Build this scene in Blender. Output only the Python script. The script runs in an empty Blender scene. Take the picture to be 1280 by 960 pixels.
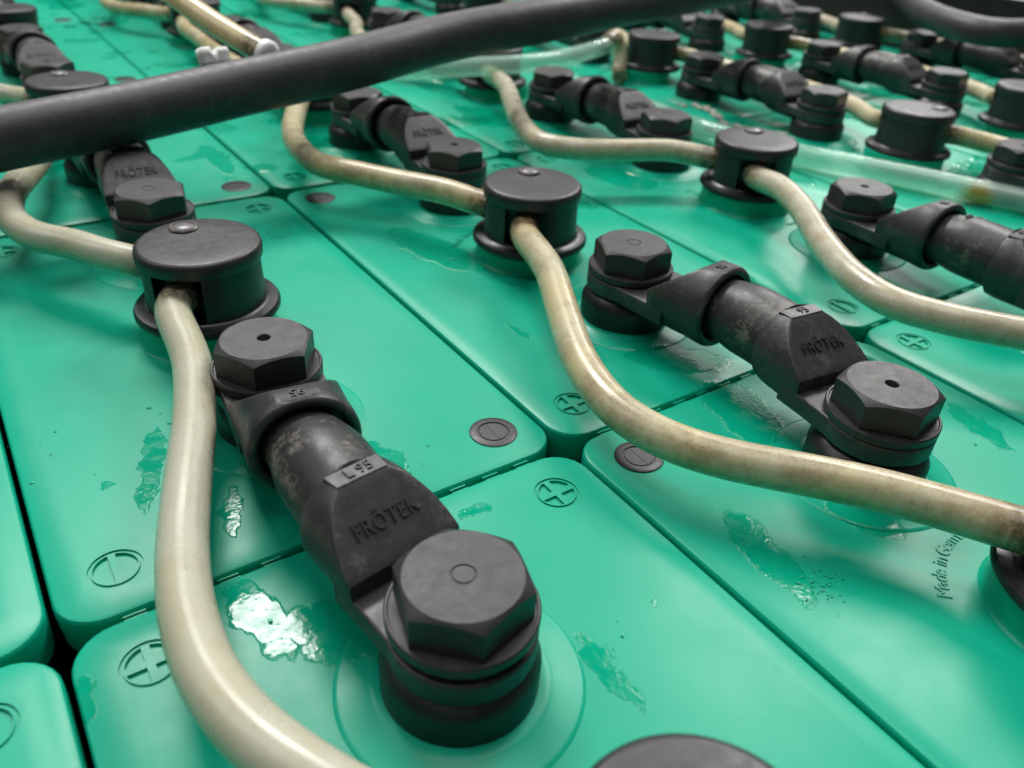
import bpy, bmesh, math, random
from mathutils import Vector, Matrix, Euler
from math import sin, cos, pi, radians, sqrt, atan2, hypot

random.seed(11)
S = bpy.context.scene
COL = S.collection
MM = 0.001

# ------------------------------------------------------------------ camera
cam = bpy.data.cameras.new('camera'); camo = bpy.data.objects.new('camera', cam); COL.objects.link(camo)
Rm = (Matrix.Rotation(-0.626672991, 3, 'Z') @ Matrix.Rotation(0.990498182, 3, 'X') @ Matrix.Rotation(0.0611808, 3, 'Z'))
camo.matrix_world = Matrix.Translation(Vector((8.833, -124.416, 124.644)) * MM) @ Rm.to_4x4()
cam.lens = 1015.635 / 1280 * 36; cam.sensor_width = 36
cam.clip_start = 0.005; cam.clip_end = 60
cam.dof.use_dof = True; cam.dof.focus_distance = 0.188; cam.dof.aperture_fstop = 17.5
S.camera = camo

# ------------------------------------------------------------------ world, lamps, exposure
w = bpy.data.worlds.new('World'); S.world = w; w.use_nodes = True
bg = w.node_tree.nodes['Background']; bg.inputs['Color'].default_value = (0.93, 0.97, 1.0, 1); bg.inputs['Strength'].default_value = 0.10

def area(name, loc, tgt, sx, sy, power, col):
    l = bpy.data.lights.new(name, 'AREA'); l.shape = 'RECTANGLE'; l.size = sx; l.size_y = sy; l.energy = power; l.color = col
    o = bpy.data.objects.new(name, l); COL.objects.link(o); o.location = loc
    o.rotation_euler = (Vector(tgt) - Vector(loc)).to_track_quat('-Z', 'Y').to_euler()
    return o
area('ceiling_or_fill_lamp', (0.43, 1.80, 2.05), (0.1, 0.1, 0), 1.05, 0.42, 51, (1.0, 0.985, 0.955))
area('ceiling_or_fill_lamp', (2.02, 0.84, 2.0), (0.3, 0.1, 0), 0.9, 0.8, 38, (1.0, 0.985, 0.955))
area('ceiling_or_fill_lamp', (-1.5, 1.4, 2.2), (0.0, 0.1, 0), 0.8, 1.8, 15, (1.0, 0.985, 0.955))  # added fill lamp on the left, raised to brighten the lids there
area('ceiling_or_fill_lamp', (3.0, 3.4, 2.4), (0.3, 0.3, 0), 2.2, 0.9, 13, (1.0, 0.985, 0.955))  # extra lamp added at far right to spread the light and soften shadows
area('ceiling_or_fill_lamp', (0.15, 0.02, 2.2), (0.1, 0.12, 0), 1.6, 0.8, 17, (1.0, 0.985, 0.955))
area('ceiling_or_fill_lamp', (5.6, 3.2, 2.6), (5.6, 2.8, -.45), 1.6, 0.6, 90, (1.0, 0.985, 0.955))  # added lamp, no known fixture; whitens the floor beyond the tray
S.view_settings.view_transform = 'Standard'; S.view_settings.look = 'None'
S.view_settings.exposure = 0.1; S.view_settings.gamma = 1.0; S.view_settings.use_curve_mapping = False
S.render.engine = 'CYCLES'
S.cycles.use_denoising = True
S.cycles.max_bounces = 10; S.cycles.transparent_max_bounces = 16; S.cycles.transmission_bounces = 8; S.cycles.caustics_refractive = False; S.cycles.caustics_reflective = False

# ------------------------------------------------------------------ helpers
W, L = 116.617, 200.0
def uc(i): return (i + .5) * W

def tag(o, label=None, cat=None, group=None, kind=None):
    if label: o['label'] = label
    if cat: o['category'] = cat
    if group: o['group'] = group
    if kind: o['kind'] = kind
    return o

def empty(name, loc):
    o = bpy.data.objects.new(name, None); COL.objects.link(o); o.location = Vector(loc) * MM
    o.empty_display_size = .01
    return o

def finish(bm, name, mats, ang=38, scale=True):
    """bmesh in millimetres -> mesh in metres, smooth with sharp edges by angle"""
    bmesh.ops.recalc_face_normals(bm, faces=bm.faces)
    if scale:
        for v in bm.verts: v.co *= MM
    for f in bm.faces: f.smooth = True
    ca = radians(ang)
    for e in bm.edges:
        if len(e.link_faces) == 2 and e.calc_face_angle(0) > ca: e.smooth = False
    me = bpy.data.meshes.new(name); bm.to_mesh(me); bm.free()
    for m in (mats if isinstance(mats, (list, tuple)) else [mats]): me.materials.append(m)
    return me

def link(name, me, parent=None, loc=(0, 0, 0), rot=(0, 0, 0)):
    o = bpy.data.objects.new(name, me); COL.objects.link(o); o.parent = parent
    o.location = Vector(loc) * MM; o.rotation_euler = rot
    return o

def copy_tree(o, parent=None):
    c = o.copy(); COL.objects.link(c); c.parent = parent
    for ch in list(o.children): copy_tree(ch, c)
    return c

def lathe(bm, prof, n=48, cx=0, cy=0, mat=0, cap0=True, cap1=True):
    """prof: (radius, z) from bottom to top"""
    rings = []
    for r, z in prof:
        if r < 1e-6: rings.append([bm.verts.new((cx, cy, z))])
        else: rings.append([bm.verts.new((cx + r * cos(2 * pi * k / n), cy + r * sin(2 * pi * k / n), z)) for k in range(n)])
    for a, b in zip(rings, rings[1:]):
        for k in range(n):
            k2 = (k + 1) % n
            if len(a) == 1 and len(b) == 1: continue
            if len(a) == 1: f = bm.faces.new((a[0], b[k2], b[k]))
            elif len(b) == 1: f = bm.faces.new((a[k], a[k2], b[0]))
            else: f = bm.faces.new((a[k], a[k2], b[k2], b[k]))
            f.material_index = mat
    if cap0 and len(rings[0]) > 1: bm.faces.new(rings[0][::-1]).material_index = mat
    if cap1 and len(rings[-1]) > 1: bm.faces.new(rings[-1]).material_index = mat

def box(bm, x0, x1, y0, y1, z0, z1):
    v = [bm.verts.new(p) for p in ((x0, y0, z0), (x1, y0, z0), (x1, y1, z0), (x0, y1, z0), (x0, y0, z1), (x1, y0, z1), (x1, y1, z1), (x0, y1, z1))]
    for q in ((3, 2, 1, 0), (4, 5, 6, 7), (0, 1, 5, 4), (1, 2, 6, 5), (2, 3, 7, 6), (3, 0, 4, 7)): bm.faces.new([v[i] for i in q])

def rounded(hx, hy, r, seg=7):
    pts = []
    for cx, cy, a0 in ((hx - r, hy - r, 0), (-hx + r, hy - r, pi / 2), (-hx + r, -hy + r, pi), (hx - r, -hy + r, 3 * pi / 2)):
        for k in range(seg + 1):
            a = a0 + pi / 2 * k / seg
            pts.append((cx + r * cos(a), cy + r * sin(a)))
    return pts

def loft(bm, rings, cap=True):
    n = len(rings[0])
    vs = [[bm.verts.new(p) for p in r] for r in rings]
    for a, b in zip(vs, vs[1:]):
        for k in range(n): bm.faces.new((a[k], a[(k + 1) % n], b[(k + 1) % n], b[k]))
    if cap:
        bm.faces.new(vs[0][::-1]); bm.faces.new(vs[-1])

def prism(bm, pts, z0, z1):
    loft(bm, [[(x, y, z0) for x, y in pts], [(x, y, z1) for x, y in pts]])

def catmull(P, step=2.0):
    P = [Vector(p) for p in P]
    P = [P[0] * 2 - P[1]] + P + [P[-1] * 2 - P[-2]]
    out = []
    for i in range(1, len(P) - 2):
        p0, p1, p2, p3 = P[i - 1:i + 3]
        t0 = 0.0; t1 = t0 + max((p1 - p0).length, 1e-4) ** .5; t2 = t1 + max((p2 - p1).length, 1e-4) ** .5; t3 = t2 + max((p3 - p2).length, 1e-4) ** .5
        n = max(2, int((p2 - p1).length / step))
        for k in range(n):
            t = t1 + (t2 - t1) * k / n
            a1 = p0 * ((t1 - t) / (t1 - t0)) + p1 * ((t - t0) / (t1 - t0))
            a2 = p1 * ((t2 - t) / (t2 - t1)) + p2 * ((t - t1) / (t2 - t1))
            a3 = p2 * ((t3 - t) / (t3 - t2)) + p3 * ((t - t2) / (t3 - t2))
            b1 = a1 * ((t2 - t) / (t2 - t0)) + a2 * ((t - t0) / (t2 - t0))
            b2 = a2 * ((t3 - t) / (t3 - t1)) + a3 * ((t - t1) / (t3 - t1))
            out.append(b1 * ((t2 - t) / (t2 - t1)) + b2 * ((t - t1) / (t2 - t1)))
    out.append(P[-2])
    return out

def tube_mesh(name, P, r, mat, n=20, inner=None, step=2.0, flare=0.0, smoothing=2):
    pts = catmull(P, step)
    for _ in range(smoothing):
        pts = [pts[0]] + [(pts[i - 1] + pts[i] * 2 + pts[i + 1]) / 4 for i in range(1, len(pts) - 1)] + [pts[-1]]
    d = [0.0]
    for a, b in zip(pts, pts[1:]): d.append(d[-1] + (b - a).length)
    bm = bmesh.new(); lay = bm.verts.layers.float.new('along')
    up = Vector((0, 0, 1)); fr = []
    for i in range(len(pts)):
        t = (pts[min(i + 1, len(pts) - 1)] - pts[max(i - 1, 0)]).normalized()
        if i == 0: nrm = (up - t * up.dot(t)); nrm = nrm.normalized() if nrm.length > 1e-3 else t.orthogonal().normalized()
        else: nrm = (nrm - t * nrm.dot(t)).normalized()
        fr.append((t, nrm, t.cross(nrm)))
    def ring(i, rr):
        e = min(d[i], d[-1] - d[i]); rr = rr * (1 + flare * math.exp(-(e / 4) ** 2))
        out = []
        for k in range(n):
            a = 2 * pi * k / n
            v = bm.verts.new(pts[i] + fr[i][1] * rr * cos(a) + fr[i][2] * rr * sin(a)); v[lay] = e
            out.append(v)
        return out
    def skin(R):
        for a, b in zip(R, R[1:]):
            for k in range(n): bm.faces.new((a[k], a[(k + 1) % n], b[(k + 1) % n], b[k]))
    O = [ring(i, r) for i in range(len(pts))]; skin(O)
    if inner:
        I = [ring(i, inner) for i in range(len(pts))]; skin(I)
        for a, b in ((O[0], I[0]), (O[-1], I[-1])):
            for k in range(n): bm.faces.new((a[k], a[(k + 1) % n], b[(k + 1) % n], b[k]))
    else:
        bm.faces.new(O[0][::-1]); bm.faces.new(O[-1])
    return finish(bm, name, mat, 50)

_txt = {}
def text_mesh(body, size, depth, mat, sx=1.0, spacing=1.0):
    key = (body, size, depth, sx)
    if key in _txt: return _txt[key]
    cu = bpy.data.curves.new('lettering', 'FONT'); cu.body = body; cu.size = size * MM; cu.extrude = depth * MM * .5
    cu.align_x = 'CENTER'; cu.align_y = 'CENTER'; cu.resolution_u = 4; cu.space_character = spacing
    o = bpy.data.objects.new('lettering', cu); COL.objects.link(o)
    dg = bpy.context.evaluated_depsgraph_get()
    me = bpy.data.meshes.new_from_object(o.evaluated_get(dg)); me.name = 'lettering'
    COL.objects.unlink(o); bpy.data.objects.remove(o); bpy.data.curves.remove(cu)
    me.transform(Matrix.Diagonal((sx, 1, 1, 1))); me.materials.clear(); me.materials.append(mat)
    _txt[key] = me
    return me

# ------------------------------------------------------------------ materials
def newmat(name):
    m = bpy.data.materials.new(name); m.use_nodes = True
    nt = m.node_tree; b = nt.nodes['Principled BSDF']
    return m, nt, b
class N:
    def __init__(s, nt): s.nt = nt
    def add(s, typ, **kw):
        n = s.nt.nodes.new(typ)
        for k, v in kw.items(): setattr(n, k, v)
        return n
    def con(s, a, b): s.nt.links.new(a, b)
    def val(s, sock, v):
        if hasattr(v, 'is_output'): s.con(v, sock)
        else: sock.default_value = v
    def math(s, op, a, b=0.0, c=None, clamp=False):
        n = s.add('ShaderNodeMath', operation=op, use_clamp=clamp); s.val(n.inputs[0], a); s.val(n.inputs[1], b)
        if c is not None: s.val(n.inputs[2], c)
        return n.outputs[0]
    def vec(s, op, a, b=(0, 0, 0)):
        n = s.add('ShaderNodeVectorMath', operation=op); s.val(n.inputs[0], a); s.val(n.inputs[1], b)
        return n.outputs['Value'] if op == 'LENGTH' else n.outputs[0]
    def noise(s, vec, scale, detail=3, rough=.5, out='Fac', dist=0):
        n = s.add('ShaderNodeTexNoise'); n.inputs['Scale'].default_value = scale; n.inputs['Detail'].default_value = detail
        n.inputs['Roughness'].default_value = rough; n.inputs['Distortion'].default_value = dist
        if vec is not None: s.con(vec, n.inputs['Vector'])
        return n.outputs[out]
    def ramp(s, fac, a, b, va=0.0, vb=1.0, smooth=True):
        n = s.add('ShaderNodeMapRange'); n.interpolation_type = 'SMOOTHSTEP' if smooth else 'LINEAR'; n.clamp = True
        s.val(n.inputs[0], fac); n.inputs[1].default_value = a; n.inputs[2].default_value = b
        s.val(n.inputs[3], va); s.val(n.inputs[4], vb)
        return n.outputs[0]
    def mix(s, fac, a, b):
        n = s.add('ShaderNodeMix', data_type='RGBA'); s.val(n.inputs[0], fac)
        s.val(n.inputs[6], a if hasattr(a, 'is_output') else (*a, 1)); s.val(n.inputs[7], b if hasattr(b, 'is_output') else (*b, 1))
        return n.outputs[2]
    def bump(s, h, strength, dist, nrm=None):
        n = s.add('ShaderNodeBump'); n.inputs['Strength'].default_value = strength; n.inputs['Distance'].default_value = dist
        s.con(h, n.inputs['Height'])
        if nrm is not None: s.con(nrm, n.inputs['Normal'])
        return n.outputs[0]
    def pos(s):
        g = s.add('ShaderNodeNewGeometry')
        return s.vec('MULTIPLY', g.outputs['Position'], (1000, 1000, 1000))

# puddles lying on the lids: centre u, v, half sizes, turn
PUD = [(33, -14, 4.4, 11.5, 10), (44, -24, 7, 11, 35), (74.5, 19, 4.2, 8.5, 20), (84, -9.3, 5.2, 1.9, -8), (82.5, -59, 2.7, 10.5, -4), (77, -76, 6, 3.2, -30),
       (131.5, -53, 4.6, 15.5, -12), (27, 42, 2.6, 17, -18), (139.4, 53, 1.5, 6, 3), (172, 16, 17, 7.5, -38), (1.4, -15, 2.4, 5, 0), (103, 161, 4.5, 8, -30),
       (38, 18, 2.2, 9, -16), (163, -50, 8, 17, -4), (220, -50, 3.5, 12, -12), (17, 42, 1.2, 1.7, 0), (166, 250, 12, 20, 50), (107, 252, 5, 24, 0),
       (168, -12, 9, 17, -20), (100.5, -50, .7, 2.0, -20), (60, 70, 10, 14, 20), (230, 40, 5, 18, -10), (146, 120, 9, 26, 12),
       (196, 160, 6, 15, 0), (70, -28, 13, 9, 0), (262, 150, 12, 20, 20), (320, 20, 9, 24, 0)]

def lid_material():
    m, nt, b = newmat('green_lid_plastic'); n = N(nt)
    P = n.pos()
    wob = n.noise(P, 0.14, 6, .6, 'Color')
    wob2 = n.vec('MULTIPLY', n.vec('SUBTRACT', wob, (.5, .5, .5)), (9, 9, 0))
    Q = n.vec('ADD', P, wob2)
    best = None
    for (cu, cv, a, bb, ang) in PUD:
        d = n.vec('SUBTRACT', Q, (cu, cv, 0))
        if ang:
            r = n.add('ShaderNodeVectorRotate', rotation_type='Z_AXIS'); n.con(d, r.inputs['Vector']); r.inputs['Angle'].default_value = radians(-ang); d = r.outputs[0]
        ln = n.vec('LENGTH', n.vec('MULTIPLY', d, (1 / a, 1 / bb, 0)))
        h = n.math('SUBTRACT', 1.0, ln)
        best = h if best is None else n.math('MAXIMUM', best, h)
    sep = n.add('ShaderNodeSeparateXYZ'); n.con(P, sep.inputs[0])
    far = n.ramp(n.math('ADD', sep.outputs[1], n.math('MULTIPLY', sep.outputs[0], .55)), 150, 330)
    gen = n.noise(P, 0.021, 4, .55)
    gen = n.math('MULTIPLY', n.math('SUBTRACT', gen, n.math('SUBTRACT', .70, n.math('MULTIPLY', far, .13))), 5.0)
    best = n.math('MAXIMUM', best, gen)
    wet = n.ramp(best, 0.0, 0.075)
    edge = n.ramp(best, -0.01, 0.14)
    dry_var = n.noise(P, 0.03, 4, .6)
    drybase = n.mix(n.ramp(dry_var, .3, .7), (0.002, 0.360, 0.224), (0.0025, 0.366, 0.229))
    scuff = n.ramp(n.noise(n.vec('MULTIPLY', P, (1.2, .16, 1)), 0.5, 4, .7), .60, .78, 0, .30)
    drybase = n.mix(scuff, drybase, (0.035, 0.42, 0.28))
    grit = n.math('MULTIPLY', n.ramp(n.noise(P, 1.9, 3, .75), .70, .78), n.ramp(n.noise(P, .05, 3, .6), .5, .68))
    drybase = n.mix(n.math('MULTIPLY', grit, .55), drybase, (0.16, 0.34, 0.25))
    n.con(n.mix(wet, drybase, (0.0015, 0.325, 0.194)), b.inputs['Base Color'])
    rdry = n.ramp(n.noise(P, 0.09, 5, .65), .3, .75, .37, .31)
    nr = n.add('ShaderNodeMix', data_type='FLOAT'); n.con(wet, nr.inputs[0]); n.con(rdry, nr.inputs[2]); n.con(n.ramp(n.noise(P, .25, 3), .35, .65, .06, .20), nr.inputs[3])
    n.con(nr.outputs[0], b.inputs['Roughness'])
    b.inputs['Specular IOR Level'].default_value = .27
    # film ripples + drop pattern, only on the wet zones; slow moulding waves everywhere
    drops = n.add('ShaderNodeTexVoronoi', feature='SMOOTH_F1'); n.con(P, drops.inputs['Vector']); drops.inputs['Scale'].default_value = 1.1
    rip = n.math('ADD', n.math('MULTIPLY', n.noise(P, 0.55, 3), .9), n.math('MULTIPLY', n.math('SUBTRACT', 1.0, drops.outputs[0]), .35))
    film = n.math('MULTIPLY', edge, n.math('ADD', 1.0, n.math('MULTIPLY', rip, .5)))
    nb = n.bump(n.noise(P, 0.03, 2), .09, .0012)
    nb = n.bump(n.noise(P, 1.1, 4, .6), .035, .0003, nb)
    nb = n.bump(film, .34, .0004, nb)
    n.con(nb, b.inputs['Normal'])
    return m

def black_plastic(name, base=(.018, .018, .019), rough=.42, dust=.0, grain=.15):
    m, nt, b = newmat(name); n = N(nt); P = n.pos()
    c = n.mix(n.ramp(n.noise(P, .6, 4, .6), .3, .75), base, tuple(x * 1.22 for x in base))
    sp = n.ramp(n.noise(P, 3.2, 2, .8), .66, .74)
    c = n.mix(n.math('MULTIPLY', sp, .10 + dust * .2), c, (.30, .29, .28))
    ln = n.ramp(n.noise(n.vec('MULTIPLY', P, (2.6, .3, .6)), 1.0, 2, .6), .70, .74)
    c = n.mix(n.math('MULTIPLY', ln, .09), c, (.34, .33, .33))
    d = n.ramp(n.math('MULTIPLY', n.noise(P, .10, 5, .7), n.math('ADD', .6, n.noise(P, .9, 4, .7))), .55, .80)
    c = n.mix(n.math('MULTIPLY', d, dust), c, (.235, .215, .185))
    sc = n.ramp(n.noise(n.vec('MULTIPLY', P, (.5, 2.4, 1)), .8, 3, .8), .68, .76)
    c = n.mix(n.math('MULTIPLY', sc, .10), c, (.3, .29, .28))
    n.con(c, b.inputs['Base Color'])
    n.con(n.ramp(n.noise(P, .35, 4, .65), .3, .75, rough - .05, rough + .08), b.inputs['Roughness'])
    nb = n.bump(n.noise(P, 2.6, 3, .7), grain, .00022)
    nb = n.bump(n.noise(P, .22, 2), .12, .0005, nb)
    n.con(nb, b.inputs['Normal'])
    return m

def hose_material(name, c0, c1, stain, seed):
    m, nt, b = newmat(name); n = N(nt); P0 = n.pos(); P = n.vec('ADD', P0, (seed, seed * 2, 0))
    at = n.add('ShaderNodeAttribute', attribute_name='along')
    e = at.outputs['Fac']
    c = n.mix(n.ramp(n.noise(P, .045, 3, .5), .35, .65), c0, c1)
    st = n.ramp(n.noise(P, .09, 6, .75), .42, .60)
    fine = n.ramp(n.noise(P, 1.6, 3, .7), .52, .70)
    c = n.mix(n.math('MULTIPLY', n.math('MULTIPLY', st, n.math('ADD', .45, n.math('MULTIPLY', fine, .5))), stain), c, (.20, .115, .045))
    wh = n.ramp(n.noise(P, .55, 3, .75), .71, .74)
    c = n.mix(n.math('MULTIPLY', wh, .4), c, (.80, .77, .68))
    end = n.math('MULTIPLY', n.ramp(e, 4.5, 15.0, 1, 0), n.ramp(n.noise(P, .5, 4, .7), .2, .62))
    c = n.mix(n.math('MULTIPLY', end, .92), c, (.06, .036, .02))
    n.con(c, b.inputs['Base Color'])
    b.inputs['Transmission Weight'].default_value = .30; b.inputs['IOR'].default_value = 1.38; b.inputs['Subsurface Weight'].default_value = .6; b.inputs['Subsurface Radius'].default_value = (.007, .006, .0035); b.inputs['Subsurface Scale'].default_value = 1.0
    n.con(n.ramp(n.noise(P, .12, 3, .5), .3, .7, .24, .36), b.inputs['Roughness'])
    b.inputs['Coat Weight'].default_value = .15; b.inputs['Coat Roughness'].default_value = .2
    n.con(n.bump(n.noise(P, .5, 2, .5), .06, .0003), b.inputs['Normal'])
    return m

def plain(name, col, rough, **kw):
    m, nt, b = newmat(name); n = N(nt); P = n.pos()
    c = n.mix(n.ramp(n.noise(P, .2, 4, .6), .3, .7), tuple(x * .85 for x in col), tuple(min(1, x * 1.1) for x in col))
    n.con(c, b.inputs['Base Color']); b.inputs['Roughness'].default_value = rough
    for k, v in kw.items(): b.inputs[k.replace('_', ' ')].default_value = v
    return m

M_LID = lid_material()
M_CASE = plain('dark_case_plastic', (.022, .026, .026), .5)
M_BOLT = black_plastic('bolt_plastic', (.0180, .0170, .0194), .43, .14, .40)
M_SHOE = black_plastic('shoe_plastic', (.0235, .0225, .0258), .42, .24, .12)
M_SLEEVE = black_plastic('sleeve_rubber', (.0165, .0160, .0172), .42, .62, .16)
M_PLUG = black_plastic('plug_plastic', (.0165, .0158, .0180), .42, .05, .10)
M_RING = black_plastic('ring_rubber', (.009, .0095, .010), .36, .02, .06)
M_CABLE = black_plastic('cable_rubber', (.034, .0325, .039), .50, .16, .10)
M_TEXT = black_plastic('lettering_plastic', (.012, .012, .013), .5, .0, .05)
M_TRAY = black_plastic('tray_steel', (.016, .018, .018), .4, .05, .1)
M_LENS = plain('lens_clear', (.14, .135, .14), .34)
M_LENSRIM = plain('lens_rim', (.13, .12, .115), .26)
M_WHITE = plain('white_nylon', (.92, .91, .89), .35, Subsurface_Weight=1.0, Subsurface_Scale=.004, Subsurface_Radius=(1, 1, 1))
M_CRUST = plain('dried_acid_crust', (.42, .41, .36), .8)
M_DIRT = plain('pale_dirt', (.55, .55, .52), .7)
M_FLOOR = plain('pale_floor_paint', (.74, .74, .72), .5)
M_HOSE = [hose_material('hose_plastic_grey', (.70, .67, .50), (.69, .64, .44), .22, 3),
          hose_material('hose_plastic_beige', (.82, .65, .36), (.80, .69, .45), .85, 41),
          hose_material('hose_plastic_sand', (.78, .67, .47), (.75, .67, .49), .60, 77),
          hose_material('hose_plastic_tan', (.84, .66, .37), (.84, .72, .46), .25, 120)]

def clear_mat():
    m, nt, b = newmat('clear_hose_plastic'); n = N(nt); P = n.pos()
    sp = None
    for q, rr in (((366, 66, 3), 9), ((384, 47, 3), 11), ((352, 128, 6), 4.0)):
        d_ = n.ramp(n.vec('LENGTH', n.vec('SUBTRACT', n.vec('ADD', P, n.vec('MULTIPLY', n.noise(P, .3, 3, .6, 'Color'), (3, 3, 3))), tuple(x + 1.5 for x in q))), rr * .3, rr, 1, 0)
        sp = d_ if sp is None else n.math('MAXIMUM', sp, d_)
    c = n.mix(sp, (.62, .80, .73), (.55, .29, .01))
    n.con(c, b.inputs['Base Color']); b.inputs['Roughness'].default_value = .13; b.inputs['Coat Weight'].default_value = .6; b.inputs['Coat Roughness'].default_value = .06
    n.con(n.bump(n.noise(P, .5, 3), .12, .0004), b.inputs['Normal'])
    tr = n.add('ShaderNodeBsdfTransparent'); tr.inputs['Color'].default_value = (.93, 1, .97, 1)
    mx = n.add('ShaderNodeMixShader'); n.con(n.math('ADD', .25, n.math('MULTIPLY', sp, .45), clamp=True), mx.inputs[0])
    n.con(tr.outputs[0], mx.inputs[1]); n.con(b.outputs[0], mx.inputs[2])
    n.con(mx.outputs[0], nt.nodes['Material Output'].inputs['Surface'])
    return m
M_CLEAR = clear_mat()
M_DROP, _nt, _b = newmat('water_drop'); _b.inputs['Base Color'].default_value = (.004, .385, .245, 1); _b.inputs['IOR'].default_value = 1.33; _b.inputs['Roughness'].default_value = .03

# ------------------------------------------------------------------ floor and battery tray
bm = bmesh.new(); box(bm, -12000, 12000, -12000, 14000, -470, -460)
tag(link('floor', finish(bm, 'floor', M_FLOOR)), kind='structure')
tray = empty('battery_tray', (300, 300, -455))
tag(tray, 'dark steel battery tray whose rim shows behind the black cable', 'tray')
bm = bmesh.new(); bmesh.ops.create_cube(bm, size=1, matrix=Matrix.Translation((0, 0, 0)) @ Matrix.Diagonal((6, 1100, 500, 1)))
bmesh.ops.bevel(bm, geom=bm.edges[:], offset=1.2, segments=2, affect='EDGES')
wm = finish(bm, 'side_wall', M_TRAY)
link('side_wall', wm, tray, (W * 6 + 5.5 - 300, 250 - 300, 255))
link('side_wall', wm, tray, (-W - 5.5 - 300, 250 - 300, 250.5))
bm = bmesh.new(); box(bm, -W - 2.4, 6 * W + 2.4, 800.2, 806, -455, 45)
link('end_wall', finish(bm, 'end_wall', M_TRAY), tray, (-300, -300, 455))
bm = bmesh.new(); box(bm, -W - 2.4, 6 * W + 2.4, -250, 800, -455, -450)
link('tray_base', finish(bm, 'tray_base', M_TRAY), tray, (-300, -300, 455))
o = link('rim_bar', None, tray) if False else None

# ------------------------------------------------------------------ battery cell
HX, HY = W / 2 - .55, L / 2 - .9
MARKS = [(-1, 1, 'plus'), (1, 1, 'plus'), (-1, -1, 'minus')]     # + end lies at local +y
def lid_mesh():
    bm = bmesh.new()
    rings = []
    for ins, z in ((.25, -9.2), (0, -4.5), (0, -1.1), (.13, -.6), (.45, -.2), (1.1, 0)):
        rings.append([(x, y, z) for x, y in rounded(HX - ins, HY - ins, 8.8 - ins)])
    loft(bm, rings)
    base = finish(bm, 'lid', M_LID, scale=False)
    cut = bmesh.new()
    def sector(cx, cy, a0, a1, r, off, axis_bar):
        am = (a0 + a1) / 2
        pts = []
        for k in range(15):
            a = a0 + (a1 - a0) * k / 14; pts.append((r * cos(a), r * sin(a)))
        if axis_bar: pts.append(None)
        return pts
    def channel(pts, inner):
        n_ = len(pts)
        R = [[(p[0], p[1], -.38) for p in pts], [(p[0], p[1], 1) for p in pts], [(p[0], p[1], 1) for p in inner], [(p[0], p[1], -.38) for p in inner]]
        V = [[cut.verts.new(q) for q in r_] for r_ in R]; V.append(V[0])
        for a_, b_ in zip(V, V[1:]):
            for k in range(n_): cut.faces.new((a_[k], a_[(k + 1) % n_], b_[(k + 1) % n_], b_[k]))
    for sx, sy, kind in MARKS:
        cx, cy = sx * (W / 2 - 12.9), sy * (L / 2 - 13.6)
        circ = lambda r: [(cx + r * cos(2 * pi * k / 56), cy + r * sin(2 * pi * k / 56)) for k in range(56)]
        channel(circ(5.3), circ(4.62))
        r, h = 4.3, .74
        if kind == 'plus':
            for q in range(4):
                a0 = q * pi / 2 + math.asin(h / r); a1 = (q + 1) * pi / 2 - math.asin(h / r)
                pts = [(cx + r * cos(a0 + (a1 - a0) * k / 14), cy + r * sin(a0 + (a1 - a0) * k / 14)) for k in range(15)]
                qx, qy = cos(q * pi / 2 + pi / 4), sin(q * pi / 2 + pi / 4)
                pts.append((cx + (h if qx > 0 else -h), cy + (h if qy > 0 else -h)))
                prism(cut, pts, -.6, 1)
        else:
            for q in range(2):
                a0 = q * pi - pi / 2 + math.asin(h / r); a1 = q * pi + pi / 2 - math.asin(h / r)
                prism(cut, [(cx + r * cos(a0 + (a1 - a0) * k / 20), cy + r * sin(a0 + (a1 - a0) * k / 20)) for k in range(21)], -.6, 1)
    cm = finish(cut, 'cutter', M_LID, scale=False)
    a = bpy.data.objects.new('lid', base); c = bpy.data.objects.new('cutter', cm); COL.objects.link(a); COL.objects.link(c)
    md = a.modifiers.new('b', 'BOOLEAN'); md.object = c; md.operation = 'DIFFERENCE'; md.solver = 'EXACT'
    dg = bpy.context.evaluated_depsgraph_get()
    me = bpy.data.meshes.new_from_object(a.evaluated_get(dg)); me.name = 'lid'
    for o in (a, c): bpy.data.objects.remove(o)
    bm = bmesh.new(); bm.from_mesh(me)
    # raised rims of the marks, spacer ribs on the short sides, stepped discs round the poles, filler collar
    for s in (-1, 1):
        for k in range(-5, 6):
            y0, y1 = sorted((s * (HY - .1), s * (HY + .42)))
            box(bm, k * 9 - 2.1, k * 9 + 2.1, y0, y1, -5.0, -.9)
        lathe(bm, [(22.6, -.3), (22.6, .02), (22.2, .32), (21.6, .45), (17, .5), (16.4, .85), (15.2, 1.0)], 64, 0, s * 54.2)
    lathe(bm, [(20.6, -.2), (20.0, .15), (19.5, .8), (19.3, 2), (19.0, 7.4)], 64)
    me2 = finish(bm, 'lid', M_LID, 30)
    return me2

def marker_mesh():
    bm = bmesh.new()
    lathe(bm, [(6.15, -.2), (6.15, .22), (5.9, .36), (4.15, .36), (3.98, .06), (3.62, .06), (3.5, .26), (0, .26)], 40)
    box(bm, -.16, .16, -3.3, 3.3, .2, .34)
    return finish(bm, 'marker_plug', M_PLUG)

def bushing_mesh():
    bm = bmesh.new()
    lathe(bm, [(13.7, .3), (14.25, .8), (14.3, 6.9), (14.0, 7.6), (12.6, 10.0), (12.0, 10.25), (11.4, 9.2), (11.4, 11.5)], 56)
    return finish(bm, 'pole_seal', M_RING)

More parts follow.
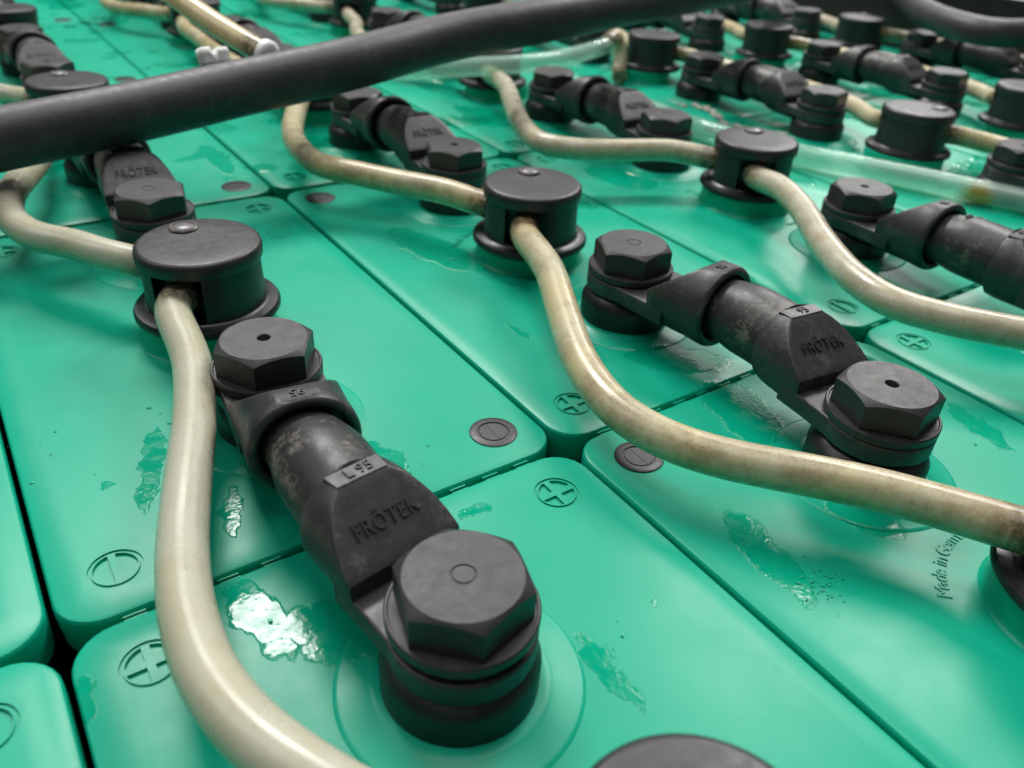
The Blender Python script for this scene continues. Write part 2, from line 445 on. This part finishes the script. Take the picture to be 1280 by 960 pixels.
def made_in(parent):
    txt = 'Made in Germany'
    a = 319.0
    wid = {'M': 1.25, 'm': 1.25, 'G': 1.12, 'i': .5, ' ': .5, 'r': .65}
    bmj = bmesh.new()
    for ch in txt:
        wd = wid.get(ch, .88) * 3.5 / 27.5 * 180 / pi * .62
        a -= wd / 2
        if ch != ' ':
            me = text_mesh(ch, 4.4, .44, M_LID)
            ar = radians(a)
            mt = Matrix.Translation(Vector((27.6 * cos(ar), 27.6 * sin(ar), .03)) * MM) @ Matrix.Rotation(ar - pi / 2, 4, 'Z')
            t2 = me.copy(); t2.transform(mt); bmj.from_mesh(t2); bpy.data.meshes.remove(t2)
        a -= wd / 2
    me = bpy.data.meshes.new('lettering'); bmj.to_mesh(me); bmj.free(); me.materials.append(M_LID)
    return link('lettering', me, parent)

LID = lid_mesh(); MARKER = marker_mesh(); BUSH = bushing_mesh()
bm = bmesh.new(); loft(bm, [[(x, y, z) for x, y in rounded(HX - .9, HY - .9, 8.6)] for z in (-448, -9.3)])
CASE = finish(bm, 'case', M_CASE)

cell0 = empty('battery_cell', (0, 0, 0))
link('lid', LID, cell0); link('case', CASE, cell0)
link('marker_plug', MARKER, cell0, (-(W / 2 - 12.9), -(L / 2 - 13.6), 0), (0, 0, 0))
for s in (-1, 1): link('pole_seal', BUSH, cell0, (0, s * 54.4, 0))
made_in(cell0)

ROWN = {-1: 'leftmost row', 0: 'second row from the left', 1: 'third row from the left', 2: 'fourth row from the left', 3: 'fifth row from the left', 4: 'sixth row from the left', 5: 'rightmost row'}
ORD = ['nearest', 'second nearest', 'third nearest', 'fourth nearest', 'fifth nearest']
CELLS = {-1: range(-1, 2), 0: range(-1, 4), 1: range(-1, 4), 2: range(-1, 4), 3: range(-1, 4), 4: range(0, 4), 5: range(0, 3)}
CELL_LABEL = {(0, -1): 'wet green battery cell in front carrying the nearest large black hex bolt',
              (0, 0): 'green battery cell under the big black plug nearest the camera, dark marker at its corner',
              (1, -1): 'green battery cell at lower right with droplets and molded lettering beside the beige hose',
              (1, 0): 'green battery cell in the picture centre crossed by the beige hose leaving a black plug',
              (-1, -1): 'green battery cell peeking in at the lower left corner',
              (-1, 0): 'green battery cell cut off by the left edge of the photo, long seam beside it'}
first = True
for i, js in CELLS.items():
    for n_, j in enumerate(js):
        c = cell0 if first else copy_tree(cell0); first = False
        c.location = Vector((uc(i) + random.uniform(-.12, .12), j * L + L / 2 + random.uniform(-.3, .3), random.uniform(-.25, .25))) * MM
        # even rows: near end of a cell is its minus end
        c.rotation_euler = (random.uniform(-.0012, .0012), random.uniform(-.0012, .0012), (0 if i % 2 == 0 else pi) + random.uniform(-.0012, .0012))
        # even rows: minus near -> local +y (plus) points far; black plug sits at the near right corner
        lab = CELL_LABEL.get((i, j), 'green battery cell with wet lid, %s of the %s' % (ORD[n_], ROWN[i]))
        tag(c, lab, 'battery cell', 'green battery cells standing in the tray')
for o in list(COL.objects):
    if o.name.startswith('marker_plug') and o.parent: o.location.x = (W / 2 - 12.9) * MM
# the embossed minus stands at the other near corner
for v in (): pass

# ------------------------------------------------------------------ vent plugs
def plug_parts(root, spig):
    bm = bmesh.new()
    lathe(bm, [(15.5, 6.6), (19.9, 7.0), (20.6, 7.7), (20.6, 8.9), (20.0, 9.7), (17.6, 9.9), (17.0, 10.4)], 72)
    link('flange', finish(bm, 'flange', M_RING), root)
    bm = bmesh.new(); lathe(bm, [(16.9, 9.4), (16.5, 15), (16.3, 24.2)], 72); base = finish(bm, 'body', M_PLUG, scale=False)
    cut = bmesh.new()
    for a in spig:
        c, s = cos(a), sin(a)
        def T(x, y): return (x * c - y * s, x * s + y * c)
        prism(cut, [T(9.5, -6.8), T(22, -6.8), T(22, 7.6), T(9.5, 7.6)], 8.0, 23.4)
    cm = finish(cut, 'cutter', M_PLUG, scale=False)
    A = bpy.data.objects.new('body', base); B = bpy.data.objects.new('cutter', cm); COL.objects.link(A); COL.objects.link(B)
    md = A.modifiers.new('b', 'BOOLEAN'); md.object = B; md.operation = 'DIFFERENCE'; md.solver = 'EXACT'
    me = bpy.data.meshes.new_from_object(A.evaluated_get(bpy.context.evaluated_depsgraph_get())); me.name = 'body'
    for q in (A, B): bpy.data.objects.remove(q)
    bm = bmesh.new(); bm.from_mesh(me)
    # clip windows and little ledge on the body wall
    for a in (0.15, 0.15 + pi * .62):
        for z0, z1, r0, r1 in ((20.6, 23.6, 16.2, 16.75),):
            c, s = cos(a), sin(a)
            prism(bm, [(r0 * c + 2.6 * s, r0 * s - 2.6 * c), (r1 * c + 2.6 * s, r1 * s - 2.6 * c), (r1 * c - 2.6 * s, r1 * s + 2.6 * c), (r0 * c - 2.6 * s, r0 * s + 2.6 * c)], z0, z1)
    link('body', finish(bm, 'body', M_PLUG, 35), root)
    bm = bmesh.new(); lathe(bm, [(16.0, 24.0), (17.2, 24.0), (17.35, 24.5), (17.35, 26.6), (17.1, 27.6), (16.4, 28.2), (15.6, 28.35), (9, 28.25), (0, 28.2)], 72)
    link('cap', finish(bm, 'cap', M_PLUG, 45), root)
    for a in spig:
        bm = bmesh.new(); c, s = cos(a), sin(a)
        mt = Matrix.Translation((0, 0, 17.0)) @ Matrix.Rotation(a, 4, 'Z') @ Matrix.Rotation(pi / 2, 4, 'Y')
        lathe(bm, [(3.1, 8.5), (3.1, 12.2), (3.7, 12.3), (3.4, 15)], 20); bm.transform(mt)
        link('spigot', finish(bm, 'spigot', M_PLUG), root)
    ind = bpy.data.objects.new('indicator_window', None)
    bm = bmesh.new(); lathe(bm, [(4.1, 28.0), (4.1, 28.7), (3.7, 29.1), (3.2, 29.1), (3.0, 28.8), (0, 28.8)], 32, 0, 10.6)
    iw = link('indicator_window', finish(bm, 'indicator_window', M_LENSRIM), root)
    bm = bmesh.new(); lathe(bm, [(2.95, 28.82), (2.4, 29.15), (0, 29.3)], 32, 0, 10.6, cap0=False)
    link('lens', finish(bm, 'lens', M_LENS), iw)

FA, BA = radians(-134), radians(127)         # hose exits, left rows
FB, BB = radians(-42), radians(78)           # hose exits, right rows
plugL = empty('vent_plug', (0, 0, 0)); plug_parts(plugL, (FA, BA))
plugR = empty('vent_plug', (0, 0, 0)); plug_parts(plugR, (FB, BB))
PLUGS = {(0, -1): (0, 100), (0, 0): (.6, 99.6), (0, 1): (.8, 102), (0, 2): (0, 100), (0, 3): (0, 100),
         (1, -1): (0, 100), (1, 0): (-1.6, 97.5), (1, 1): (0, 101), (1, 2): (-2, 101), (1, 3): (0, 100),
         (2, -1): (0, 100), (2, 0): (.2, 100.4), (2, 1): (-3, 101), (2, 2): (0, 100), (2, 3): (0, 100),
         (3, 0): (3.5, 101.5), (3, 1): (6, 99), (3, 2): (0, 100), (4, 0): (-1.5, 104), (4, 1): (2, 98), (4, 2): (0, 100), (5, 0): (0, 100), (5, 1): (-4, 99), (5, 2): (0, 100)}
PLAB = {(0, 0): 'big round black vent plug with shiny window, the largest whole plug', (0, -1): 'black vent plug top cut off by the bottom edge of the photo',
        (1, -1): 'black vent plug cut off by the right edge at the end of the beige hose', (1, 0): 'round black vent plug at the picture centre with damp cap, between two beige hoses',
        (2, 0): 'round black vent plug with sand coloured hose curving down from it, clear tube behind', (3, 0): 'round black vent plug at right behind the clear tube, indicator on its right',
        (0, 1): 'round black vent plug half hidden above the thick black cable at left', (3, 1): 'round black vent plug at the right end of the raised clear tube',
        (2, 1): 'round black vent plug partly hidden behind the raised clear tube', (1, 1): 'black vent plug hidden beneath the thick black cable', (4, 0): 'round black vent plug cut off by the right edge below the curved cable'}
IND = {(0, 0): 5, (1, 0): -28, (3, 0): -120, (0, 1): 5, (2, 0): -40, (4, 0): -110, (0, 2): 10}
used = set(); PC = {}
for (i, j), (du, v) in PLUGS.items():
    src = plugL if i < 3 else plugR
    p = src if id(src) not in used else copy_tree(src); used.add(id(src))
    PC[i, j] = (uc(i) + du, j * L + v)
    p.location = Vector((PC[i, j][0], PC[i, j][1], 0)) * MM
    p.rotation_euler = (random.uniform(-.008, .008), random.uniform(-.008, .008), 0)
    for ch in p.children:
        if ch.name.startswith('indicator'): ch.rotation_euler.z = radians(IND.get((i, j), random.uniform(-160, 160)))
    k = list(CELLS[i]).index(j) if j in CELLS[i] else 0
    tag(p, PLAB.get((i, j), 'round black vent plug on the %s cell of the %s' % (ORD[k], ROWN[i])), 'vent plug', 'black vent plugs on the battery cells')

# ------------------------------------------------------------------ connectors
def bolt_mesh(hole):
    bm = bmesh.new(); n = 72; R0 = 12.2; top = 7.4; ri = R0 * cos(pi / 6)
    hexr = [ri / cos(((2 * pi * k / n) % (pi / 3)) - pi / 6) for k in range(n)]
    rc = 10.1
    prof = []
    def ring(f): return [bm.verts.new(f(k)) for k in range(n)]
    A = lambda k: 2 * pi * k / n
    rings = [ring(lambda k: (hexr[k] * cos(A(k)), hexr[k] * sin(A(k)), 0)),
             ring(lambda k: (hexr[k] * cos(A(k)), hexr[k] * sin(A(k)), top - .15 - (hexr[k] - rc) * .55)),
             ring(lambda k: ((hexr[k] - .18) * cos(A(k)), (hexr[k] - .18) * sin(A(k)), top - .02 - (hexr[k] - rc) * .52)),
             ring(lambda k: (rc * cos(A(k)), rc * sin(A(k)), top)), ]
    if hole: extra = [(1.7, top), (1.52, top - .2), (1.48, top - 2.6)]
    else: extra = [(2.25, top), (2.15, top - .22), (1.95, top - .22), (1.8, top - .02)]
    for r, z in extra: rings.append(ring(lambda k, r=r, z=z: (r * cos(A(k)), r * sin(A(k)), z)))
    for a, b in zip(rings, rings[1:]):
        for k in range(n): bm.faces.new((a[k], a[(k + 1) % n], b[(k + 1) % n], b[k]))
    bm.faces.new(rings[-1]); bm.faces.new(rings[0][::-1])
    me = finish(bm, 'hex_bolt', M_BOLT, 24)
    return me
def washer_mesh():
    bm = bmesh.new(); lathe(bm, [(12.2, -3.4), (12.25, -2.25), (12.95, -2.05), (13.2, -1.7), (13.25, -.1), (13.0, .28), (12.65, .28), (12.45, -.05), (9, -.08)], 64)
    return finish(bm, 'washer', M_BOLT, 30)
def dirt_mesh():
    bm = bmesh.new()
    for k in range(5):
        a = k * 1.3; bmesh.ops.create_icosphere(bm, subdivisions=1, radius=.75, matrix=Matrix.Translation((.75 * cos(a), .75 * sin(a), 5.2)))
    return finish(bm, 'dirt', M_DIRT, 60)
BOLT_H, BOLT_D, WASH, DIRT = bolt_mesh(True), bolt_mesh(False), washer_mesh(), dirt_mesh()

AX = 18.4     # height of the cable axis above the lids
def shoe_mesh(near):
    """local: rim at y=0, eye at y=-E; the near one carries the long wedge"""
    bm = bmesh.new()
    if near: E, y_s, z_s, y_e, z_e, rr, rim = 33.5, -4.6, 29.2, -18.0, 19.4, 12.0, 11.6
    else: E, y_s, z_s, y_e, z_e, rr, rim = 36.5, -7.5, 29.3, -19.0, 20.2, 12.2, 12.0
    NA, NT = 40, 9
    def section(y, r, zc):
        c = max(-.999, min((zc - AX) / r, cos(radians(16))))
        a0 = math.acos(c)
        pts = []
        for k in range(NT):                      # flat (or nearly flat) top, left to right
            t = -a0 + 2 * a0 * k / (NT - 1); pts.append((r * sin(t), y, min(AX + r * cos(t), max(zc, AX + r * c - 9e9 if zc > AX + r else zc))))
        for k in range(1, NA):
            t = a0 + (2 * pi - 2 * a0) * k / NA; pts.append((r * sin(t), y, AX + r * cos(t)))
        return pts
    rings = []
    if near: rings += [section(0.4, 9.9, 99), section(0.0, rim - .6, 99), section(-.35, rim - .1, 99), section(-1.0, rim, AX + 10.7), section(-2.8, rr - .1, AX + 10.75)]
    else: rings += [section(-4, 9.6, 99), section(-.6, 9.75, 99), section(0, 10.3, 99), section(.3, 10.9, 99), section(.15, 11.6, 99), section(-.5, 12.2, 99), section(-1.4, 12.4, AX + 11.6), section(-3.4, 12.4, AX + 11.5), section(-5.6, 12.25, AX + 11.4)]
    ns = 8
    for k in range(ns + 1):
        t = k / ns; rings.append(section(y_s + (y_e - y_s) * t, rr + (.2 * t), z_s + (z_e - z_s) * t))
    loft(bm, rings, cap=True)
    # eye plate
    hw, re = rr - .1, 13.15
    pts = [(hw, y_e + 6), (hw, y_e - 2)]
    pts += [(re * cos(t), -E + re * sin(t)) for t in [pi * .12 - (pi * 1.24) * k / 36 for k in range(37)]]
    pts += [(-hw, y_e - 2), (-hw, y_e + 6)]
    def ins(d): return [(x * (1 - d / 13), y if y > y_e else -E + (y + E) * (1 - d / 13)) for x, y in pts]
    loft(bm, [[(x, y, 10.7) for x, y in ins(.4)], [(x, y, 11.0) for x, y in ins(0)], [(x, y, 15.4) for x, y in ins(0)], [(x, y, 15.8) for x, y in ins(.45)]])
    # text tab
    if near:
        prism(bm, [(-5.9, -.7), (5.9, -.7), (5.5, -4.9), (-5.5, -4.9)], AX + 7, AX + 10.86)
    else:
        pass
    bmesh.ops.recalc_face_normals(bm, faces=bm.faces)
    ed = [e for e in bm.edges if len(e.link_faces) == 2 and e.calc_face_angle(0) > radians(26)]
    bmesh.ops.bevel(bm, geom=ed, offset=.32, segments=2, affect='EDGES', clamp_overlap=True, profile=.5)
    me = finish(bm, 'cable_shoe', M_SHOE, 22)
    return me
SHOE_N, SHOE_F = shoe_mesh(True), shoe_mesh(False)

def sleeve_mesh():
    bm = bmesh.new(); rings = []; n = 36
    for k in range(19):
        y = 15.5 - 31 * k / 18
        t = max(0, min(1, (11 - y) / 12)); t = t * t * (3 - 2 * t)
        r = 8.6 + 1.5 * t
        z = AX + .15 + .35 * sin((y + 15) / 28 * pi)
        rings.append([(r * cos(2 * pi * q / n), y, z + r * sin(2 * pi * q / n)) for q in range(n)])
    loft(bm, rings)
    return finish(bm, 'sleeve', M_SLEEVE, 50)
SLEEVE = sleeve_mesh()

NR, FR = -12.0, 9.0
con0 = empty('cell_connector', (0, 0, 0))
def put_shoe(root, near):
    s = link('cable_shoe', SHOE_N if near else SHOE_F, root, (0, NR if near else FR, 0), (0, 0, 0 if near else pi))
    if near:
        slope = atan2(29.2 - 19.4, 13.4)
        t = text_mesh('FRÖTEK', 4.6, .5, M_TEXT, .78, 1.08)
        link('lettering', t, s, (0, -11.9, 29.2 - (11.9 - 4.6) * (9.8 / 13.4) + .13), (slope, 0, 0))
        t = text_mesh('95', 3.6, .42, M_TEXT, .95)
        link('lettering', t, s, (0.4, -2.85, AX + 10.94), (0, 0, 0))
    else:
        t = text_mesh('95', 3.6, .42, M_TEXT, .95)
        link('lettering', t, s, (0, -4.2, AX + 11.55), (0, 0, 0))
    return s
put_shoe(con0, True); put_shoe(con0, False)
link('sleeve', SLEEVE, con0)
for y, bmx in ((-45.5, BOLT_D), (45.5, BOLT_H)):
    b = link('hex_bolt', bmx, con0, (0, y, 18.4)); link('washer', WASH, b)
def is_far(ch): return ch.location.y > 0
# bolts: (row, seam, near?) -> rotation in degrees, hole?, extra height
BOLT = {(0, 0, 1): (14, 0, .9), (0, 0, 0): (-2, 1, -1.6), (1, 0, 1): (9, 1, -1.0), (1, 0, 0): (6, 0, -.6), (2, 0, 0): (4, 1, -.8), (0, 1, 1): (16, 0, -.4), (2, 1, 1): (10, 0, -1), (1, 1, 1): (6, 1, -1)}
CLAB = {(0, 0): 'black connector nearest the camera with raised lettering and dusty sleeve, big hex bolt in front',
        (1, 0): 'black connector right of centre above the beige hose, hole in its near hex bolt',
        (2, 0): 'black connector at the right edge below the clear tube', (0, 1): 'black connector at left coming out from under the thick cable',
        (1, 1): 'black connector left of the centre plug, below the raised clear tube', (2, 1): 'grey worn black connector above the arched hose, in the middle at the top',
        (3, 1): 'black connector left of the round plug at upper right, pale crust along its foot'}
BOW = {(0, 0): (-4.8, -.8), (1, 0): (4.0, -.2), (2, 0): (-2.5, 0), (0, 1): (1.0, 0), (1, 1): (0, 0)}
firstc = True
for i in range(0, 6):
    for j in range(0, 4):
        if (i, j) in ((4, 0), (5, 0), (5, 3), (4, 3)): continue
        c = con0 if firstc else copy_tree(con0); firstc = False
        c.location = Vector((uc(i) + random.uniform(-.5, .5), j * L, random.uniform(-.2, .3))) * MM
        c.rotation_euler.z = random.uniform(-.012, .012)
        for ch in c.children:
            if ch.name.startswith('hex_bolt'):
                near = 0 if is_far(ch) else 1
                rot, hole, dz = BOLT.get((i, j, near), (random.uniform(0, 60), random.random() < .45, random.uniform(-1, .2)))
                ch.rotation_euler.z = radians(rot); ch.data = BOLT_H if hole else BOLT_D; ch.location.z = (18.4 + dz * .7) * MM
                if hole: link('dirt', DIRT, ch)
        bow, low = BOW.get((i, j), (random.uniform(-3, 3), random.uniform(-.8, .3)))
        for ch in c.children:
            if ch.name.startswith('cable_shoe'):
                nr = ch.location.y < 0; E_ = 33.5 if nr else 36.5; th = math.asin(bow / E_)
                eye = -45.5 if nr else 45.5
                ch.location = Vector((bow, eye + (E_ if nr else -E_) * cos(th), low)) * MM
                ch.rotation_euler.z = (-th if nr else pi + th)
                for t_ in ch.children:
                    if nr and abs(t_.location.z - (AX + 10.94) * MM) < 1e-5: t_.data = text_mesh('L 95' if (i, j) == (0, 0) else '95', 3.6, .42, M_TEXT, .95)
            elif ch.name.startswith('sleeve'): ch.location = Vector((bow, 0, low)) * MM
        if (i, j) == (2, 0):
            sl = [q for q in c.children if q.name.startswith('sleeve')][0]
            link('lettering', text_mesh('GG', 4.2, .9, M_SLEEVE), sl, (0.5, 1.5, AX + 10.1), (0, 0, pi / 2 + .3))
        k = j
        tag(c, CLAB.get((i, j), 'black bolted connector of the %s, over its %s cross seam' % (ROWN[i], ORD[j])), 'cable connector', 'black connectors bolted between the cells')

# ------------------------------------------------------------------ hoses from plug to plug
def exit_pt(ij, a, r, z=17.0): return (PC[ij][0] + r * cos(a), PC[ij][1] + r * sin(a), z)
HO = {(0, 0): [(43.5, 59.3, 15), (37.6, 37, 14), (30.1, 15.4, 14), (24.1, -2.3, 14), (20.3, -18.9, 15), (19.2, -34.1, 16), (21, -46.6, 17), (24.7, -57.6, 18), (34, -74, 18)],
      (0, 1): [(37.4, 126, 18), (31, 138.5, 17.7), (23.8, 149, 17), (19.5, 160, 17), (18, 175, 17.5), (21.4, 192, 18), (29, 211, 18), (36, 230, 18), (41, 258, 17)],
      (1, 0): [(151, 56.5, 17.4), (137.5, 29.5, 15.5), (128.3, 9.3, 14), (124.5, -9.5, 13), (127.2, -25, 13), (135, -37.5, 13), (143, -48.5, 14), (153, -61.5, 14.5), (161.5, -74.5, 14.5)],
      (1, 1): [(155.8, 126.3, 18), (145.5, 145, 17.2), (134.5, 163.5, 17), (127, 177, 17), (127.5, 199.5, 17), (133, 221.5, 17), (151, 260, 18), (163, 284, 18)],
      (2, 0): [(276.5, 74, 18.6), (267.5, 54.8, 18), (245.8, 26.8, 18), (232.5, 4, 17.5), (229, -12.8, 17.5), (234.5, -27.6, 17.8), (245, -43, 18), (262, -63, 17.5)],
      (2, 1): [(270.4, 127.8, 18), (251, 137, 18), (232, 147, 18), (223.5, 159.2, 18), (229.3, 183, 18), (248, 220, 18), (267, 256.5, 18)]}
HLAB = {(0, 0): 'grey green hose sweeping down the left foreground from the big black plug', (0, 1): 'pale hose looping at the left edge behind the big black plug',
        (1, 0): 'beige hose with rusty stains curving from the centre plug to the right edge', (1, 1): 'beige hose entering the centre plug from the upper left',
        (2, 0): 'brownish shiny hose curving to the right edge below the clear tube', (2, 1): 'whitish hose arching down beside the worn connector at the top centre'}
for i in range(0, 6):
    for j in range(0, 4):
        if (i, j) not in PC: continue
        A = (i, j); B = (i, j - 1)
        fa, ba = (FA, BA) if i < 3 else (FB, BB)
        base = None
        if (i, j) in HO: mid = HO[i, j]
        elif (i, j) == (1, 2):
            c = uc(i); v = j * L
            mid = [(c - 17, v + 78, 15), (c - 18, v + 50, 15), (c - 19, v + 10, 14), (c - 19, v - 30, 14), (c - 18, v - 60, 15)]
        elif i < 3:
            c = uc(i); v = j * L
            mid = [(c - 17 + random.uniform(-2, 2), v + 66, 14), (c - 28, v + 38, 14), (c - 38 + random.uniform(-3, 3), v + 12, 14), (c - 42, v - 12, 14), (c - 38, v - 34, 14), (c - 28, v - 52, 15), (c - 17, v - 68, 15)]
        else:
            c = uc(i); v = j * L
            mid = [(c + 30, v + 72, 14.5), (c + 33, v + 45, 14), (c + 35 + random.uniform(-2, 4), v + 10, 13.5), (c + 34, v - 25, 14), (c + 24, v - 52, 14.5), (c + 12, v - 70, 15)]
        start = [exit_pt(A, fa, 12.6), exit_pt(A, fa, 18)]
        if B in PC: stop = [exit_pt(B, ba, 18), exit_pt(B, ba, 12.6)]
        elif i >= 4: stop = [(c + 8, v - 82, 15)]
        else: stop = [(uc(i), j * L - 82, 15)]
        if (i, j) == (0, 1): mid = mid[::-1]
        if (i, j) in ((1, 1), (2, 1)): mid = mid[::-1]
        P = start + mid + stop
        o = link('water_hose', tube_mesh('water_hose', P, 4.75, M_HOSE[[0, 1, 2, 3, 3, 2][i]], inner=3.5, flare=.06, smoothing=6))
        tag(o, HLAB.get((i, j), 'pale hose of the %s, above its %s cross seam' % (ROWN[i], ORD[j])), 'water hose', 'water hoses linking the vent plugs')

# ------------------------------------------------------------------ thick cables
pc = [(-70, 176, 31), (-20, 184, 34), (22, 190, 36.5), (62, 191, 40), (106, 198, 43.5), (150, 200, 48), (206, 213, 53), (258, 212, 58), (320, 222, 61), (380, 236, 62), (450, 260, 62), (520, 300, 58), (580, 330, 53)]
o = link('power_cable', tube_mesh('power_cable', pc, 10.2, M_CABLE, 36, step=5, smoothing=8))
tag(o, 'thick black rubber cable crossing the upper left over the plugs', 'cable')
pc = [(722, 352, 56), (690, 312, 48), (655, 269, 41), (620, 231, 40), (601, 200, 40), (596, 174, 40), (620, 163, 40.5), (664, 163, 45), (704, 165, 56), (760, 168, 58), (830, 172, 40)]
o = link('power_cable', tube_mesh('power_cable', pc, 9.0, M_CABLE, 36, step=5, smoothing=8))
tag(o, 'thick black cable curving along the tray rim in the upper right corner', 'cable')

# ------------------------------------------------------------------ clear tubes, loose hose, clips
pc = [(140, 262, 26), (169.7, 275, 26), (193.8, 280, 26), (214.8, 277.8, 25), (243.5, 276.9, 24), (271.8, 272.5, 24), (304, 271.3, 24), (342, 282.8, 24), (372, 297, 24)]
o = link('clear_tube', tube_mesh('clear_tube', pc, 5.3, M_CLEAR, 24, inner=4.5, step=4, smoothing=4))
tag(o, 'clear plastic tube raised across the middle below the thick black cable', 'tube')
pc = [(335, 310, 6.2), (336, 292, 6.2), (339, 262, 6.2), (341, 227, 6.2), (340, 185, 6.2), (344.5, 150, 6.2), (353.7, 121.8, 6.2), (366, 97.6, 6.2), (378, 73.8, 6.2), (388, 51.4, 6.2), (396, 33, 6.2), (404, 12, 6.2), (416, -20, 6.2)]
o = link('clear_tube', tube_mesh('clear_tube', pc, 5.5, M_CLEAR, 24, inner=4.7, step=4, smoothing=4))
tag(o, 'clear plastic tube with yellow stains lying on the lids at right', 'tube')
pc = [(372, 296, 26), (384, 304, 27), (391, 309, 24), (392, 305, 15), (386, 298, 6), (380, 290, 5)]
o = link('tube_elbow', tube_mesh('tube_elbow', pc, 4.6, M_HOSE[2], 18, step=2))
tag(o, 'short yellowed tube elbow at the end of the raised clear tube', 'tube elbow')

pc = [(96, 292, 74), (103.5, 262, 66), (110, 240, 60), (117, 222, 55), (121.6, 211, 52.5)]
ro = empty('loose_hose', (110, 240, 60)); tag(ro, 'pale loose hose with white cut end leaning on the thick black cable', 'hose')
def shift(P, q): return [tuple(Vector(p) - Vector(q)) for p in P]
link('hose', tube_mesh('hose', shift(pc, (110, 240, 60)), 4.7, M_HOSE[3], 20), ro)
bm = bmesh.new(); lathe(bm, [(4.9, -1.2), (5.4, -.8), (5.4, 1.6), (4.6, 2.4), (0, 2.5)], 28)
d = (Vector(pc[-1]) - Vector(pc[-2])).normalized()
bm.transform(d.to_track_quat('Z', 'Y').to_matrix().to_4x4())
link('end_cap', finish(bm, 'end_cap', M_WHITE), ro, Vector(pc[-1]) - Vector((110, 240, 60)))

# white cable tie round the cable with its head standing up
ct = empty('cable_tie', (100.5, 197, 43)); tag(ct, 'white plastic cable tie head on top of the thick black cable', 'cable tie')
ax = Vector((44, 8, 3.6)).normalized(); q = ax.to_track_quat('Z', 'Y').to_matrix().to_4x4()
bm = bmesh.new(); lathe(bm, [(10.3, -2.2), (11.0, -2.2), (11.0, 2.2), (10.3, 2.2)], 48, cap0=False, cap1=False)
bm.faces.ensure_lookup_table(); bm.transform(q)
bm2 = bmesh.new()
for f0, f1, z1 in ((-5.5, -1.2, 15.6), (1.0, 5.5, 15.0), (-5.5, 5.5, 13.4)): box(bm2, f0, f1, -2.6, 2.6, 9.6, z1)
bmesh.ops.bevel(bm2, geom=bm2.edges[:], offset=.4, segments=2, affect='EDGES')
bm2.transform(Matrix.Translation((0, 4.5, -.6)) @ Matrix.Rotation(radians(10), 4, 'Z') @ Matrix.Rotation(radians(-22), 4, 'X'))
link('tie_head', finish(bm2, 'tie_head', M_WHITE), ct)

# ------------------------------------------------------------------ crust, drops
bm = bmesh.new(); rnd = random.Random(4)
for k in range(46):
    t = k / 45; u = 384 + 6 * sin(t * 9) + rnd.uniform(-3, 3); v = 236 - 82 * t
    if .42 < t < .48: continue
    r = rnd.uniform(1.2, 2.6)
    bmesh.ops.create_icosphere(bm, subdivisions=1, radius=r, matrix=Matrix.Translation((u, v, r * .3)) @ Matrix.Diagonal((1, 1.3, .6, 1)))
for v in bm.verts: v.co += Vector((rnd.uniform(-.3, .3), rnd.uniform(-.3, .3), rnd.uniform(-.2, .2)))
tag(link('acid_crust', finish(bm, 'acid_crust', M_CRUST, 60)), 'line of pale crust along the foot of a black connector, upper right', 'crust', kind='stuff')

bm = bmesh.new(); rnd = random.Random(9)
def drop(u, v, r, z0=0.0, h=.24):
    n = 10; sq = rnd.uniform(.7, 1.35); h *= rnd.uniform(.6, 1.1)
    rings = []
    for a in (0, .5, 1.0, 1.35):
        rings.append([bm.verts.new((u + r * cos(a) * cos(2 * pi * k / n), v + sq * r * cos(a) * sin(2 * pi * k / n), z0 - .02 + r * h * sin(a))) for k in range(n)])
    for A, B in zip(rings, rings[1:]):
        for k in range(n): bm.faces.new((A[k], A[(k + 1) % n], B[(k + 1) % n], B[k]))
    bm.faces.new(rings[-1]); bm.faces.new(rings[0][::-1])
def scatter(n, cu, cv, su, sv, r0, r1, z0=.02):
    for _ in range(n): drop(rnd.gauss(cu, su), rnd.gauss(cv, sv), r0 + (r1 - r0) * rnd.random() ** 2.2, z0)
scatter(110, 135, -66, 2.6, 3.6, .06, .34)
scatter(40, 130, -50, 2.6, 8, .06, .3)
scatter(8, 3, 60, 5, 16, .15, .7)
scatter(6, 36, 62, 5, 5, .15, .5)
scatter(8, 37, -20, 4, 6, .1, .45)
scatter(10, 80, 14, 4, 5, .08, .4)
scatter(4, 92, -52, 4, 4, .15, .7)
scatter(12, 230, 60, 40, 70, .2, .9)
scatter(10, 150, 110, 22, 40, .2, 1.1)
scatter(7, 90, 190, 16, 30, .3, 1.1)
scatter(20, 420, 120, 60, 60, .4, 1.5)
scatter(6, 218, -50, 8, 12, .15, .7)
tag(link('water_drops', finish(bm, 'water_drops', M_DROP, 60)), 'small water drops scattered over the green lids', 'water drops', kind='stuff')
